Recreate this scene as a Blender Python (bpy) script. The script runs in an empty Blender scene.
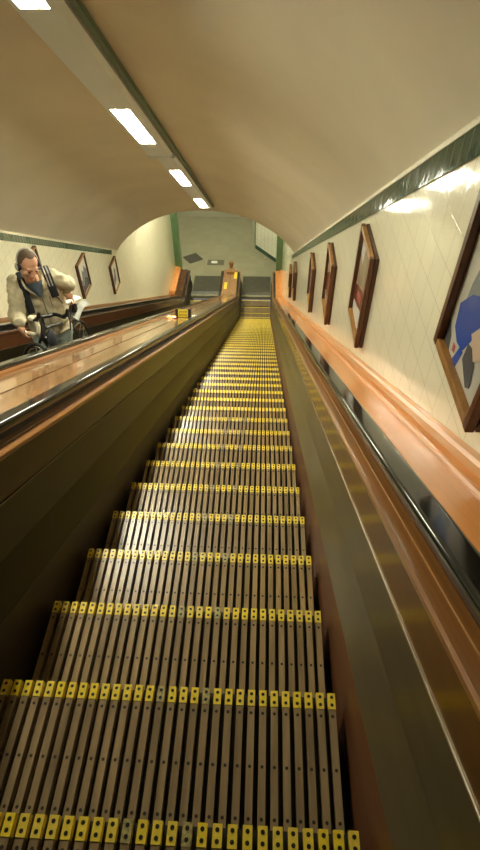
import bpy, bmesh, math, random
from mathutils import Vector, Matrix, Quaternion
random.seed(7)
SC = bpy.context.scene
COL = SC.collection
PI = math.pi
TH = math.radians(30.975)
CT, ST = math.cos(TH), math.sin(TH)
CAMZ = 11.05                     # camera height over the lower landing
NOSE = 1.24                      # distance of the step-nose line below the camera, square to the slope

# ------------------------------------------------------------------ materials
MATS = {}
def mat(name, col, rough=.5, metal=0., spec=.5, noise=0., nscale=(8, 8, 8), rot=(0, 0, 0), col2=None,
        bump=0., coat=0., emit=0., rnd=0., detail=3., ramp=(.3, .7)):
    m = bpy.data.materials.new(name); m.use_nodes = True
    nt = m.node_tree; b = nt.nodes['Principled BSDF']
    b.inputs['Base Color'].default_value = (*col, 1)
    b.inputs['Roughness'].default_value = rough
    b.inputs['Metallic'].default_value = metal
    b.inputs['Specular IOR Level'].default_value = spec
    b.inputs['Coat Weight'].default_value = coat
    b.inputs['Coat Roughness'].default_value = .06
    if emit:
        b.inputs['Emission Color'].default_value = (*(col2 or col), 1)
        b.inputs['Emission Strength'].default_value = emit
    if noise:
        tc = nt.nodes.new('ShaderNodeTexCoord'); mp = nt.nodes.new('ShaderNodeMapping')
        mp.vector_type = 'POINT'
        r = nt.nodes.new('ShaderNodeVectorRotate'); r.rotation_type = 'EULER_XYZ'
        r.inputs['Rotation'].default_value = rot
        mp.inputs['Scale'].default_value = nscale
        n = nt.nodes.new('ShaderNodeTexNoise'); n.inputs['Scale'].default_value = 1.
        n.inputs['Detail'].default_value = detail
        cr = nt.nodes.new('ShaderNodeValToRGB')
        c2 = col2 or tuple(c*(1-noise) for c in col)
        cr.color_ramp.elements[0].position = ramp[0]; cr.color_ramp.elements[1].position = ramp[1]
        cr.color_ramp.elements[0].color = (*c2, 1); cr.color_ramp.elements[1].color = (*col, 1)
        L = nt.links.new
        L(tc.outputs['Object'], r.inputs['Vector']); L(r.outputs['Vector'], mp.inputs['Vector'])
        L(mp.outputs['Vector'], n.inputs['Vector']); L(n.outputs['Fac'], cr.inputs['Fac'])
        out = cr.outputs['Color']
        if rnd:
            oi = nt.nodes.new('ShaderNodeObjectInfo'); hs = nt.nodes.new('ShaderNodeHueSaturation')
            mr = nt.nodes.new('ShaderNodeMapRange'); mr.inputs['To Min'].default_value = 1-rnd; mr.inputs['To Max'].default_value = 1+rnd*.3
            L(oi.outputs['Random'], mr.inputs['Value']); L(mr.outputs['Result'], hs.inputs['Value'])
            L(mr.outputs['Result'], hs.inputs['Saturation'])
            L(out, hs.inputs['Color']); out = hs.outputs['Color']
        L(out, b.inputs['Base Color'])
        if bump:
            bp = nt.nodes.new('ShaderNodeBump'); bp.inputs['Strength'].default_value = bump
            bp.inputs['Distance'].default_value = .01
            L(n.outputs['Fac'], bp.inputs['Height']); L(bp.outputs['Normal'], b.inputs['Normal'])
    MATS[name] = m
    return m

def tile_mat(name, col, mortar, size, axes='YZ', width=None, gap=.02, rough=.12, vary=.04, bump=.25, wav=0.):
    """glazed square tiles laid level: brick texture on two world axes of the object"""
    m = bpy.data.materials.new(name); m.use_nodes = True
    nt = m.node_tree; b = nt.nodes['Principled BSDF']; L = nt.links.new
    tc = nt.nodes.new('ShaderNodeTexCoord'); sp = nt.nodes.new('ShaderNodeSeparateXYZ'); cb = nt.nodes.new('ShaderNodeCombineXYZ')
    L(tc.outputs['Object'], sp.inputs[0])
    L(sp.outputs[axes[0]], cb.inputs['X']); L(sp.outputs[axes[1]], cb.inputs['Y'])
    br = nt.nodes.new('ShaderNodeTexBrick'); br.offset = 0.; br.squash = 1.
    br.inputs['Scale'].default_value = 1.
    br.inputs['Brick Width'].default_value = width or size; br.inputs['Row Height'].default_value = size
    br.inputs['Mortar Size'].default_value = gap*size; br.inputs['Mortar Smooth'].default_value = .3
    br.inputs['Color1'].default_value = (*col, 1)
    br.inputs['Color2'].default_value = (*[c*(1-vary) for c in col], 1)
    br.inputs['Mortar'].default_value = (*mortar, 1)
    L(cb.outputs[0], br.inputs['Vector']); L(br.outputs['Color'], b.inputs['Base Color'])
    b.inputs['Roughness'].default_value = rough
    bp = nt.nodes.new('ShaderNodeBump'); bp.inputs['Strength'].default_value = bump; bp.inputs['Distance'].default_value = .003
    bp.invert = True
    if wav:
        nz = nt.nodes.new('ShaderNodeTexNoise'); nz.inputs['Scale'].default_value = 9.
        mx = nt.nodes.new('ShaderNodeMath'); mx.operation = 'MULTIPLY_ADD'; mx.inputs[1].default_value = wav
        L(tc.outputs['Object'], nz.inputs['Vector']); L(nz.outputs['Fac'], mx.inputs[0]); L(br.outputs['Fac'], mx.inputs[2])
        L(mx.outputs[0], bp.inputs['Height'])
    else:
        L(br.outputs['Fac'], bp.inputs['Height'])
    L(bp.outputs['Normal'], b.inputs['Normal'])
    MATS[name] = m
    return m

RS = (TH, 0, 0)     # turns slope coordinates level so wood grain runs down the slope
plaster = mat('vault_plaster', (.74, .68, .52), .55, noise=.12, nscale=(1.2, 1.2, 1.2), detail=5)
cream = tile_mat('cream_tiles', (.86, .82, .63), (.62, .58, .44), .15, 'YZ', gap=.014, rough=.10, wav=2.2)
green_tile = tile_mat('green_glazed_tiles', (.030, .080, .050), (.26, .30, .22), .075, 'ZY', width=6., gap=.03, rough=.08, vary=.35, wav=1.5, bump=.5)
green_paint = mat('green_pillar_glaze', (.11, .21, .095), .3, noise=.2, nscale=(3, 3, 2))
white_tile = tile_mat('small_white_tiles', (.76, .76, .62), (.45, .47, .40), .15, 'XZ', gap=.03, rough=.2)
floor_t = tile_mat('landing_floor_tiles', (.27, .255, .165), (.22, .21, .135), .30, 'XY', gap=.014, rough=.30, vary=.12, bump=.1)
red_skirt = mat('red_brown_skirting_wood', (.17, .062, .024), .4, noise=.45, nscale=(30, 1.2, 12), rot=RS)
metal_sk = mat('tarnished_metal_sheet', (.125, .098, .050), .33, metal=.35, noise=.3, nscale=(10, 1.5, 10), rot=RS)
edge_m = mat('bright_metal_edging', (.60, .52, .38), .3, metal=1.)
skirt_dk = mat('shaded_skirting_wood', (.022, .012, .006), .5, noise=.4, nscale=(30, 1.2, 12), rot=RS)  # left-hand skirting, its shade put into the colour
sheet_dk = mat('shaded_left_sheet', (.020, .015, .006), .34, spec=.18, noise=.3, nscale=(10, 1.5, 10), rot=RS)  # skirt sheet again, darkened to stand for shade on the left
panel_dk = mat('shaded_panel_wood', (.042, .019, .005), .28, spec=.2, noise=.5, nscale=(30, 1.0, 14), rot=RS)  # left copy of the panel wood with shade in its colour
edge_dk = mat('shaded_metal_edging', (.20, .17, .11), .4, metal=.8)  # edging dimmed for the shade painted on the left side
panel_w = mat('dark_varnished_panel_wood', (.16, .062, .006), .2, spec=.35, noise=.5, nscale=(30, 1.0, 14), rot=RS, coat=.1)
mould_w = mat('orange_brown_moulding_wood', (.34, .14, .036), .3, noise=.42, nscale=(60, 1.0, 60), rot=RS, coat=.3)
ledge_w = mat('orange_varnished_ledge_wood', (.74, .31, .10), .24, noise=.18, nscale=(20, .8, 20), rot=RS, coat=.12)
deck_w = mat('brown_varnished_deck_wood', (.38, .20, .085), .16, noise=.35, nscale=(26, .9, 20), rot=RS, coat=.5)
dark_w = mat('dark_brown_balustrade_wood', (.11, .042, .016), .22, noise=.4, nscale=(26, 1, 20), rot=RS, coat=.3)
rubber = mat('black_handrail_rubber', (.012, .013, .011), .10, spec=.4, coat=.0)
black_m = mat('black_rail_guide_metal', (.018, .017, .014), .35, metal=.3)
slat_m = mat('worn_slat_wood', (.41, .275, .125), .30, noise=.5, nscale=(28, 3, 30), detail=4, rnd=.12)
step_dark = mat('dark_step_iron', (.016, .012, .009), .6)
riser_m = mat('dark_riser_wood', (.035, .024, .014), .6, noise=.4, nscale=(40, 10, 6))
yellow = mat('yellow_nose_tip_paint', (1.0, .75, .055), .35, noise=.2, nscale=(60, 60, 60), rnd=.05)
worn_y = mat('worn_yellow_tip', (.62, .52, .16), .45, noise=.75, nscale=(90, 90, 90), col2=(.20, .17, .10))
screw = mat('dark_screw_hole', (.015, .012, .008), .5)
housing = mat('grey_light_housing_enamel', (.72, .80, .80), .45)
housing_side = mat('pale_housing_side_enamel', (.78, .85, .84), .45)
green_strip = mat('dark_green_cable_duct', (.10, .16, .10), .5)
LAMP = 15.
lamp_m = mat('lit_lamp_lens', (1., .95, .83), .4, emit=LAMP, col2=(.99, .95, .72))
plate_m = mat('dark_comb_plate_metal', (.085, .08, .058), .34, metal=.35, noise=.3, nscale=(5, 5, 5))
grate_m = mat('dark_mat_rubber', (.06, .055, .035), .7, noise=.3, nscale=(60, 60, 60))
plate2_m = mat('grey_floor_plate_metal', (.12, .115, .075), .5, metal=.3)
frame_w = mat('shaded_brown_frame_wood', (.15, .052, .018), .32, noise=.45, nscale=(30, 30, 30), coat=.2)  # upright bars: shade of their side faces put into the brown
frame_b = mat('dark_frame_backing_wood', (.10, .038, .016), .4, noise=.4, nscale=(20, 20, 20))
ochre_w = mat('ochre_frame_wood', (.40, .19, .045), .32, noise=.3, nscale=(30, 30, 30), coat=.2)
paper = mat('cream_poster_paper', (.62, .60, .52), .14, coat=.5)
tan = mat('tan_poster_print', (.46, .36, .24), .2, noise=.4, nscale=(6, 6, 6))
def flat(name, c, r=.4): return mat(name, c, r)
p_blue = flat('blue_print', (.03, .085, .42), .2); p_grey = flat('grey_print', (.22, .25, .26), .25)
p_dark = flat('charcoal_print', (.10, .10, .11), .25); p_red = flat('red_print', (.45, .09, .08), .25)
p_skin = flat('pale_pink_print', (.66, .50, .38), .25); p_white = flat('white_print', (.75, .74, .68), .2)
p_maroon = flat('maroon_print', (.20, .045, .035), .2); p_yel = flat('ochre_print', (.7, .42, .06), .2)
skin = mat('sunburnt_skin', (.74, .41, .27), .5, noise=.15, nscale=(14, 14, 14))
hair_m = mat('short_brown_hair', (.13, .085, .05), .8, noise=.5, nscale=(120, 120, 120))
jacket_m = mat('khaki_jacket_cloth', (.54, .48, .33), .85, noise=.22, nscale=(9, 9, 9), bump=.4)
jacket_d = mat('dark_khaki_seam_cloth', (.22, .19, .12), .85)
lining = mat('pale_collar_lining', (.60, .55, .42), .85)
shirt_m = mat('blue_grey_tshirt', (.24, .33, .44), .9)
jeans_m = mat('washed_blue_grey_denim', (.42, .50, .48), .9, noise=.2, nscale=(30, 30, 30))
shoe_m = mat('dark_shoe_leather', (.03, .025, .02), .6)
strap_m = mat('black_strap_webbing', (.012, .014, .02), .8)
strap_g = mat('grey_strap_stripe', (.35, .34, .31), .7)
silver = mat('silver_plastic', (.45, .44, .40), .3, metal=.3)
bike_black = mat('black_bicycle_paint', (.015, .015, .016), .3)
tyre = mat('black_tyre_rubber', (.018, .018, .018), .8)
cream_tape = mat('cream_bar_tape', (.75, .69, .52), .7)
chrome = mat('polished_spoke_steel', (.6, .6, .58), .25, metal=1.)
white_pl = mat('white_saddle_vinyl', (.85, .82, .74), .4)
grey_pl = mat('grey_translucent_plastic', (.42, .43, .39), .35)
red_pl = mat('red_lens_plastic', (.55, .03, .02), .3)
sign_y = mat('yellow_sign_face', (.72, .56, .03), .5)
sticker_y = mat('yellow_sticker_vinyl', (.85, .58, .015), .4)
light_block_m = mat('dark_light_block', (.02, .016, .012), .8)
hall_m = mat('landing_hall_plaster', (.40, .39, .29), .6, noise=.1, nscale=(1, 1, 1))

# ------------------------------------------------------------------ helpers
def tag(o, label=None, cat=None, group=None, kind=None):
    if label: o['label'] = label
    if cat: o['category'] = cat
    if group: o['group'] = group
    if kind: o['kind'] = kind
    return o

def thing(name, label, cat, loc=(0, 0, 0), group=None):
    o = bpy.data.objects.new(name, None); COL.objects.link(o)
    o.location = loc; o.empty_display_size = .1
    return tag(o, label, cat, group)

def worldloc(o):
    v = Vector((0, 0, 0))
    while o: v += Vector(o.location); o = o.parent
    return v

def obj(name, bm, m, parent=None, smooth=False, loc=None, angle=40):
    """link a bmesh (world coordinates) as one object; vertices are re-based on the parent or on loc"""
    base = worldloc(parent) if parent else Vector(loc or (0, 0, 0))
    if base.length > 0: bmesh.ops.translate(bm, verts=bm.verts, vec=-base)
    bmesh.ops.recalc_face_normals(bm, faces=bm.faces)
    me = bpy.data.meshes.new(name)
    if smooth:
        for f in bm.faces: f.smooth = True
        for e in bm.edges:
            if len(e.link_faces) == 2 and e.calc_face_angle(0) > math.radians(angle): e.smooth = False
    bm.to_mesh(me); bm.free()
    for mm in (m if isinstance(m, (list, tuple)) else [m]): me.materials.append(mm)
    o = bpy.data.objects.new(name, me); COL.objects.link(o)
    if parent: o.parent = parent
    elif loc: o.location = loc
    return o

def struct(name, bm, m, **k):
    return tag(obj(name, bm, m, **k), kind='structure')

def box(bm, x0, x1, y0, y1, z0, z1, mi=0):
    vs = [bm.verts.new((x, y, z)) for x in (x0, x1) for y in (y0, y1) for z in (z0, z1)]
    for q in ((0, 1, 3, 2), (4, 6, 7, 5), (0, 4, 5, 1), (2, 3, 7, 6), (0, 2, 6, 4), (1, 5, 7, 3)):
        bm.faces.new([vs[i] for i in q]).material_index = mi
    return vs

def bevel(bm, w, seg=2):
    bmesh.ops.bevel(bm, geom=bm.edges[:], offset=w, segments=seg, affect='EDGES', profile=.5, clamp_overlap=True)

def tube(bm, pts, r, n=10, cap=True, mi=0, closed=False):
    """round tube along points; r is a number, a list of numbers or of (side, up) pairs"""
    pts = [Vector(p) for p in pts]; k = len(pts)
    rr = r if isinstance(r, (list, tuple)) else [r]*k
    rings = []; prev = None
    for i, p in enumerate(pts):
        if closed: d = pts[(i+1) % k]-pts[i-1]
        else: d = pts[min(i+1, k-1)]-pts[max(i-1, 0)]
        d.normalize()
        if prev is None:
            a = Vector((0, 0, 1)) if abs(d.z) < .9 else Vector((0, 1, 0))
            u = d.cross(a).normalized()
        else:
            u = (prev-d*prev.dot(d)).normalized()
        prev = u; v = d.cross(u)
        ri = rr[i]; ru, rv = ri if isinstance(ri, (list, tuple)) else (ri, ri)
        rings.append([bm.verts.new(p+u*(ru*math.cos(2*PI*j/n))+v*(rv*math.sin(2*PI*j/n))) for j in range(n)])
    for i in range(k if closed else k-1):
        a, b = rings[i], rings[(i+1) % k]
        for j in range(n):
            bm.faces.new((a[j], a[(j+1) % n], b[(j+1) % n], b[j])).material_index = mi
    if cap and not closed:
        bm.faces.new(rings[0][::-1]).material_index = mi; bm.faces.new(rings[-1]).material_index = mi

def ball(bm, c, r, mi=0, rot=None, seg=16, rings=10):
    r = r if isinstance(r, (list, tuple)) else (r, r, r)
    M = Matrix.Translation(c) @ (rot.to_matrix().to_4x4() if rot else Matrix()) @ Matrix.Diagonal((*r, 1))
    res = bmesh.ops.create_uvsphere(bm, u_segments=seg, v_segments=rings, radius=1., matrix=M)
    for v in res['verts']:
        for f in v.link_faces: f.material_index = mi
    return res['verts']

def spath(s0, yend, R=2.2, narc=10, s_end=None):
    """nose path: down the slope, through the bend, level along the landing -> [(Y, z, nY, nz)]"""
    def sl(s): return (s*CT-NOSE*ST, -s*ST-NOSE*CT+CAMZ, ST, CT)
    if s_end is not None: return [sl(s0+(s_end-s0)*i/6) for i in range(7)]
    sc = (CAMZ-NOSE*CT)/ST                    # slope line meets the landing level
    t = R*math.tan(TH/2)
    out = [sl(s0+(sc-t-s0)*i/8) for i in range(9)]
    yb = sc*CT-NOSE*ST+t
    for i in range(1, narc+1):
        a = TH*(1-i/narc)
        out.append((yb-R*math.sin(a), R*(1-math.cos(a)), math.sin(a), math.cos(a)))
    if yend > yb: out.append((yend, 0., 0., 1.))
    return out

def sweep(bm, prof, path, mi=0, cap=True):
    rings = [[bm.verts.new((x, Y+H*ny, z+H*nz)) for (x, H) in prof] for (Y, z, ny, nz) in path]
    n = len(prof)
    for a, b in zip(rings, rings[1:]):
        for j in range(n):
            bm.faces.new((a[j], a[(j+1) % n], b[(j+1) % n], b[j])).material_index = mi
    if cap:
        bm.faces.new(rings[0][::-1]).material_index = mi; bm.faces.new(rings[-1]).material_index = mi
    return bm

def swept(name, prof, path, m, parent=None, smooth=False, **k):
    return obj(name, sweep(bmesh.new(), prof, path), m, parent, smooth, **k)

def on_slope(x, s, h):
    return Vector((x, s*CT+h*ST, -s*ST+h*CT+CAMZ))

XR, XL = .66, -3.30                # faces of the two tiled walls
ARCH = 11.05                       # the sloping vault ends in an upright arch here
HALLZ = 6.45
S0 = -3.2
PATH = spath(S0, 18.0)

# ------------------------------------------------------------------ room shell
def wall_poly(x0, x1, yend, hb):
    """upright tiled wall beside the slope, rising to the hall ceiling beyond the arch"""
    low = [(Y+hb*ny, z+hb*nz) for (Y, z, ny, nz) in spath(S0, yend, narc=6)]
    low = [p for p in low if p[0] < yend]+[(yend, low[-1][1])]
    sp = .66
    def top(Y): s = (Y-sp*ST)/CT; return -s*ST+sp*CT+CAMZ
    poly = low+[(yend, HALLZ+.2), (ARCH, HALLZ+.2), (ARCH, top(ARCH)), (low[0][0], top(low[0][0]))]
    bm = bmesh.new()
    a = [bm.verts.new((x0, y, z)) for y, z in poly]; b = [bm.verts.new((x1, y, z)) for y, z in poly]
    fs = [bm.faces.new(a), bm.faces.new(b[::-1])]
    for i in range(len(poly)):
        j = (i+1) % len(poly); bm.faces.new((a[i], b[i], b[j], a[j]))
    return bm
struct('wall_right', wall_poly(XR, XR+.12, 18.05, .4), cream)
struct('wall_left', wall_poly(XL-.12, XL, 18.05, .2), cream)

XC, HW, CROWN = (XR+XL)/2, (XR-XL)/2+.012, 1.43
def hband(s): return .457+.0125*s          # the springing line falls a little less steeply than the steps
def vault_prof(s, n=44, grow=0.):
    out = []; sp = hband(s)+.006
    for i in range(n+1):
        c = math.cos(PI*i/n); u = abs(c)
        out.append((XC-(HW+grow)*c, sp+(CROWN+grow-sp)*max(0, 1-u**2.2)**.85-(.05 if grow and u == 1 else 0)))
    return out
S_ARCH = 12.0
def vault():
    bm = bmesh.new()
    def row(grow):
        rows = []
        for s in [S0-.5, 2., 5., 8., None]:
            r = []
            for x, h in vault_prof(S_ARCH if s is None else s, grow=grow):
                q = (ARCH-h*ST)/CT if s is None else s
                r.append(bm.verts.new(on_slope(x, q, h)))
            rows.append(r)
        return rows
    A, B = row(0.), row(.12); n = len(A[0])
    for a, b in zip(A, A[1:]):
        for j in range(n-1): bm.faces.new((a[j], a[j+1], b[j+1], b[j]))
    for a, b in zip(B, B[1:]):
        for j in range(n-1): bm.faces.new((a[j], b[j], b[j+1], a[j+1]))
    for j in range(n-1): bm.faces.new((A[-1][j], A[-1][j+1], B[-1][j+1], B[-1][j]))
    return bm
struct('ceiling', vault(), plaster, smooth=True)
# arch wall above the vault's lower mouth, facing the landing hall
bm = bmesh.new()
pr = [(x, on_slope(x, (ARCH-h*ST)/CT, h).z) for x, h in vault_prof(S_ARCH, grow=.06)]
for y in (ARCH+.01, ARCH+.1):
    bot = [bm.verts.new((x, y, z)) for x, z in pr]; top = [bm.verts.new((x, y, HALLZ+.1)) for x, z in pr]
    for j in range(len(pr)-1): bm.faces.new((bot[j], bot[j+1], top[j+1], top[j]))
struct('wall_arch', bm, plaster)
# green tiled bands under the vault
def strip_along(x0, x1, lo, hi, s1):
    bm = bmesh.new(); rings = []
    for i in range(9):
        s = S0+(s1-S0)*i/8
        rings.append([bm.verts.new(on_slope(x, s, hband(s)+h)) for x, h in ((x0, lo), (x1, lo), (x1, hi), (x0, hi))])
    for p, q in zip(rings, rings[1:]):
        for j in range(4): bm.faces.new((p[j], p[(j+1) % 4], q[(j+1) % 4], q[j]))
    bm.faces.new(rings[0]); bm.faces.new(rings[-1])
    return bm
SR, SLF = 13.2, 12.0
struct('trim_1', strip_along(XR-.007, XR+.02, -.092, 0, SR), green_tile)
struct('trim_2', strip_along(XL-.02, XL+.007, -.092, 0, SLF), green_tile)
struct('trim_3', strip_along(XR-.012, XR+.02, 0, .014, SR), plaster)
struct('trim_4', strip_along(XL-.02, XL+.012, 0, .014, SLF), plaster)
# upper end wall behind the camera
bm = bmesh.new(); box(bm, XL-.2, XR+.2, S0*CT-1.2, S0*CT-1.0, 9.0, 14.5)
struct('wall_back', bm, plaster)
# dark sheet under the escalators, added to block light
struct('floor_light_block', sweep(bmesh.new(), [(XL, -.62), (XR, -.62), (XR, -.55), (XL, -.55)], spath(S0, 17.4)), light_block_m)
# landing hall
bm = bmesh.new(); box(bm, -6.2, 1.4, 17.35, 24.3, -.1, 0.); struct('floor', bm, floor_t)
bm = bmesh.new(); box(bm, -6.2, 1.4, ARCH, 24.3, HALLZ, HALLZ+.1); struct('ceiling_hall', bm, hall_m)
bm = bmesh.new(); box(bm, -6.2, 1.4, 23.95, 24.1, 0, HALLZ); struct('wall_far', bm, hall_m)
bm = bmesh.new(); box(bm, -6.3, -6.1, 18.2, 24.1, 0, HALLZ); struct('wall_hall_left', bm, hall_m)
bm = bmesh.new(); box(bm, -6.2, XL-.05, 18.1, 18.25, 0, HALLZ); struct('wall_return', bm, hall_m)
def slab(pts, z0, z1):
    bm = bmesh.new()
    a = [bm.verts.new((x, y, z0)) for x, y in pts]; b = [bm.verts.new((x, y, z1)) for x, y in pts]
    bm.faces.new(a[::-1]); bm.faces.new(b)
    for i in range(len(pts)):
        j = (i+1) % len(pts); bm.faces.new((a[i], a[j], b[j], b[i]))
    return bm
struct('wall_side', slab([(-.40, 21.07), (-.62, 24.0), (1.3, 24.0), (1.3, 18.9), (.62, 19.7)], 0, HALLZ), white_tile)
d = Vector((.62+.40, 19.7-21.07)).normalized(); nv = Vector((d.y, -d.x))      # diagonal wall face
if nv.y > 0: nv = -nv
def diag(t0, t1, off=.012):
    p = Vector((-.40, 21.07)); a = p+d*t0; b = p+d*t1
    return [(a.x-nv.x*.02, a.y-nv.y*.02), (a.x+nv.x*off, a.y+nv.y*off), (b.x+nv.x*off, b.y+nv.y*off), (b.x-nv.x*.02, b.y-nv.y*.02)]
struct('trim_5', slab(diag(0, 1.68), 0, .17), green_tile)
struct('trim_6', slab(diag(-.012, .055, .014), 0, HALLZ), green_paint)
# green corner posts at the foot of the stair shaft
bm = bmesh.new(); box(bm, XL-.10, XL+.22, 18.0, 18.3, 0, HALLZ); bevel(bm, .02); struct('trim_7', bm, green_paint)
bm = bmesh.new(); box(bm, XR-.22, XR+.10, 18.0, 18.3, 0, HALLZ); bevel(bm, .02); struct('trim_8', bm, green_paint)

# ------------------------------------------------------------------ balustrades
def side(o, x0, d): return [(x0+d*a, h) for a, h in o]
def rail_path(yend=17.72, r=.30):
    p = spath(S0, yend)
    c = .74-r
    for i in range(1, 13):
        a = PI/2-PI*.92*i/12
        # newel turn: keep the profile square to a half circle
        p.append((yend+0*a, c, math.cos(a), math.sin(a)))
    return p
def rail_sweep(x0, d):
    bm = bmesh.new(); R0 = .30
    prof = []
    w0, w1, hb, ht = .065, .137, .716, .757
    e = .0115
    rp = [(w0+.006, hb), (w0, hb+.006), (w0, ht-e-.002)]
    rp += [(w0+e-e*math.cos(t), ht-e+e*math.sin(t)) for t in [PI/2*i/4 for i in range(5)]]+[(w0+e+.002, ht)]
    rp += [(w1-e-.002, ht)]+[(w1-e+e*math.sin(t), ht-e+e*math.cos(t)) for t in [PI/2*i/4 for i in range(5)]]
    rp += [(w1, ht-e-.002), (w1, hb+.006), (w1-.006, hb)]
    for a, h in rp:
        prof.append((x0+d*a, h))
    base = spath(S0, 17.72)
    rings = [[bm.verts.new((x, Y+H*ny, z+H*nz)) for x, H in prof] for Y, z, ny, nz in base]
    Y, z = base[-1][0], base[-1][1]; c = .74-R0
    for i in range(1, 13):
        a = PI/2-PI*.95*i/12
        rings.append([bm.verts.new((x, Y+(H-c)*math.cos(a), z+c+(H-c)*math.sin(a))) for x, H in prof])
    n = len(prof)
    for a, b in zip(rings, rings[1:]):
        for j in range(n): bm.faces.new((a[j], a[(j+1) % n], b[(j+1) % n], b[j]))
    bm.faces.new(rings[0]); bm.faces.new(rings[-1])
    return bm
def side_parts(root, x0, d, sk, sh, ed, panel, mould):
    swept('skirt_board', side([(0, -.5), (0, .15), (.018, .15), (.018, -.5)], x0, d), PATH, sk, root)
    swept('metal_skirt', side([(0, .152), (.044, .305), (.046, .494), (.062, .494), (.060, .305), (.017, .152)], x0, d), PATH, sh, root)
    swept('edge_strip', side([(.0445, .4935), (.0445, .4985), (.0475, .4985), (.0475, .4940)], x0, d), PATH, ed, root)
    swept('inner_panel', side([(.048, .500), (.040, .664), (.062, .664), (.070, .500)], x0, d), PATH, panel, root)
    swept('rail_moulding', side([(.034, .650), (.030, .656), (.030, .668), (.036, .674), (.068, .676), (.070, .679), (.135, .680), (.135, .650)], x0, d), PATH, mould, root)
    swept('rail_guide', side([(.100, .680), (.100, .718), (.126, .718), (.126, .680)], x0, d), spath(S0, 17.72), black_m, root)

XA, XB, XCN, XD = .285, -.825, -1.615, -2.715      # skirt faces: ours right / ours left / other right / other left
b0 = on_slope(.5, 3, -1.2)
r = thing('escalator_balustrade', 'right-hand wooden balustrade with orange varnished ledge along the tiled wall', 'balustrade', b0, 'escalator balustrades')
side_parts(r, XA, 1, red_skirt, metal_sk, edge_m, panel_w, mould_w)
swept('ledge', side([(.136, .66), (.136, .706), (.142, .712), (.275, .713), (.275, .66)], XA, 1), PATH, ledge_w, r)
swept('ledge_moulding', side([(.275, .70), (.275, .720), (.281, .727), (.289, .727), (.293, .721), (.300, .721), (.306, .738), (.335, .742), (.345, .752), (.374, .752), (.374, .70)], XA, 1), PATH, ledge_w, r)
def newel(root, x0, x1, m):
    bm = bmesh.new()
    pts = []
    for i in range(13):
        a = PI/2-PI*i/12; pts.append((17.72+.28*math.cos(a), .42+.28*math.sin(a)))
    pts += [(17.72, 0.01), (17.4, 0.01), (17.4, .70)]
    A = [bm.verts.new((x0, y, z)) for y, z in pts]; B = [bm.verts.new((x1, y, z)) for y, z in pts]
    bm.faces.new(A); bm.faces.new(B[::-1])
    for i in range(len(pts)):
        j = (i+1) % len(pts); bm.faces.new((A[i], B[i], B[j], A[j]))
    return obj('newel_end', bm, m, root, smooth=True)
newel(r, XA+.066, XA+.136, black_m)

r = thing('escalator_balustrade', 'broad brown wooden balustrade dividing the two escalators, yellow stickers near its foot', 'balustrade', on_slope(-1.2, 3, -1.2), 'escalator balustrades')
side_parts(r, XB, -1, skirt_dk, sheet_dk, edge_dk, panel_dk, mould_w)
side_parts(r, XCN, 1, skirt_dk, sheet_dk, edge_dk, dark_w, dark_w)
xa, xb = XB-.136, XCN+.136
xm = (xa+xb)/2
swept('deck_plank', [(xa, .66), (xa, .71), (xm+.006, .713), (xm+.006, .66)], PATH, deck_w, r)
swept('deck_plank', [(xb, .66), (xb, .71), (xm-.006, .713), (xm-.006, .66)], PATH, deck_w, r)
swept('deck_seam', [(xm-.008, .65), (xm-.008, .690), (xm+.008, .690), (xm+.008, .65)], PATH, black_m, r)
swept('base_bead', [(xb+.000, .70), (xb+.000, .728), (xb+.030, .722), (xb+.034, .70)], PATH, mould_w, r)
newel(r, xa, XB-.066, black_m); newel(r, XCN+.066, xb, black_m)
bm = bmesh.new(); box(bm, xb, xa, 17.98, 18.03, 0.01, .70); obj('end_panel', bm, deck_w, r)
for (cx, cy) in ((xb+.115, 16.92), (xa-.075, 17.62)):
    bm = bmesh.new(); box(bm, cx-.05, cx+.05, cy-.22, cy+.22, .712, .717)
    tag(obj('sticker', bm, sticker_y, r), 'yellow rectangular sticker')

r = thing('escalator_balustrade', 'far left dark brown wooden balustrade below the left tiled wall', 'balustrade', on_slope(-3., 3, -1.2), 'escalator balustrades')
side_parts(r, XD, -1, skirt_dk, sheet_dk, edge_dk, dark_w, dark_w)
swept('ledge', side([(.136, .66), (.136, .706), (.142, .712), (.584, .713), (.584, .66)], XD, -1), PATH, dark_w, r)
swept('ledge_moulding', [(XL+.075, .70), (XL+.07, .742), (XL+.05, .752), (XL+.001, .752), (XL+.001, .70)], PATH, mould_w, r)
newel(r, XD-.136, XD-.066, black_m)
# orange end board of the left ledge
bm = sweep(bmesh.new(), [(XL+.002, .754), (XL+.002, .85), (XL+.20, .80), (XL+.20, .713), (XL+.09, .713)], [p for p in spath(S0, 18.0) if p[0] > 16.0])
obj('ledge_end', bm, ledge_w, r)

for x0, d_, lab in ((XA, 1, 'black rubber handrail in front of the orange ledge at the right wall'),
                    (XB, -1, 'black rubber handrail on the near side of the dividing balustrade, beside the steps'),
                    (XCN, 1, 'black rubber handrail on the far side of the dividing balustrade, in front of the man'),
                    (XD, -1, 'black rubber handrail at the far left, behind the man with the bicycle')):
    o = obj('handrail', rail_sweep(x0, d_), rubber, None, True, loc=on_slope(x0, 3, -.5), angle=60)
    tag(o, lab, 'handrail', 'escalator handrails')

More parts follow.
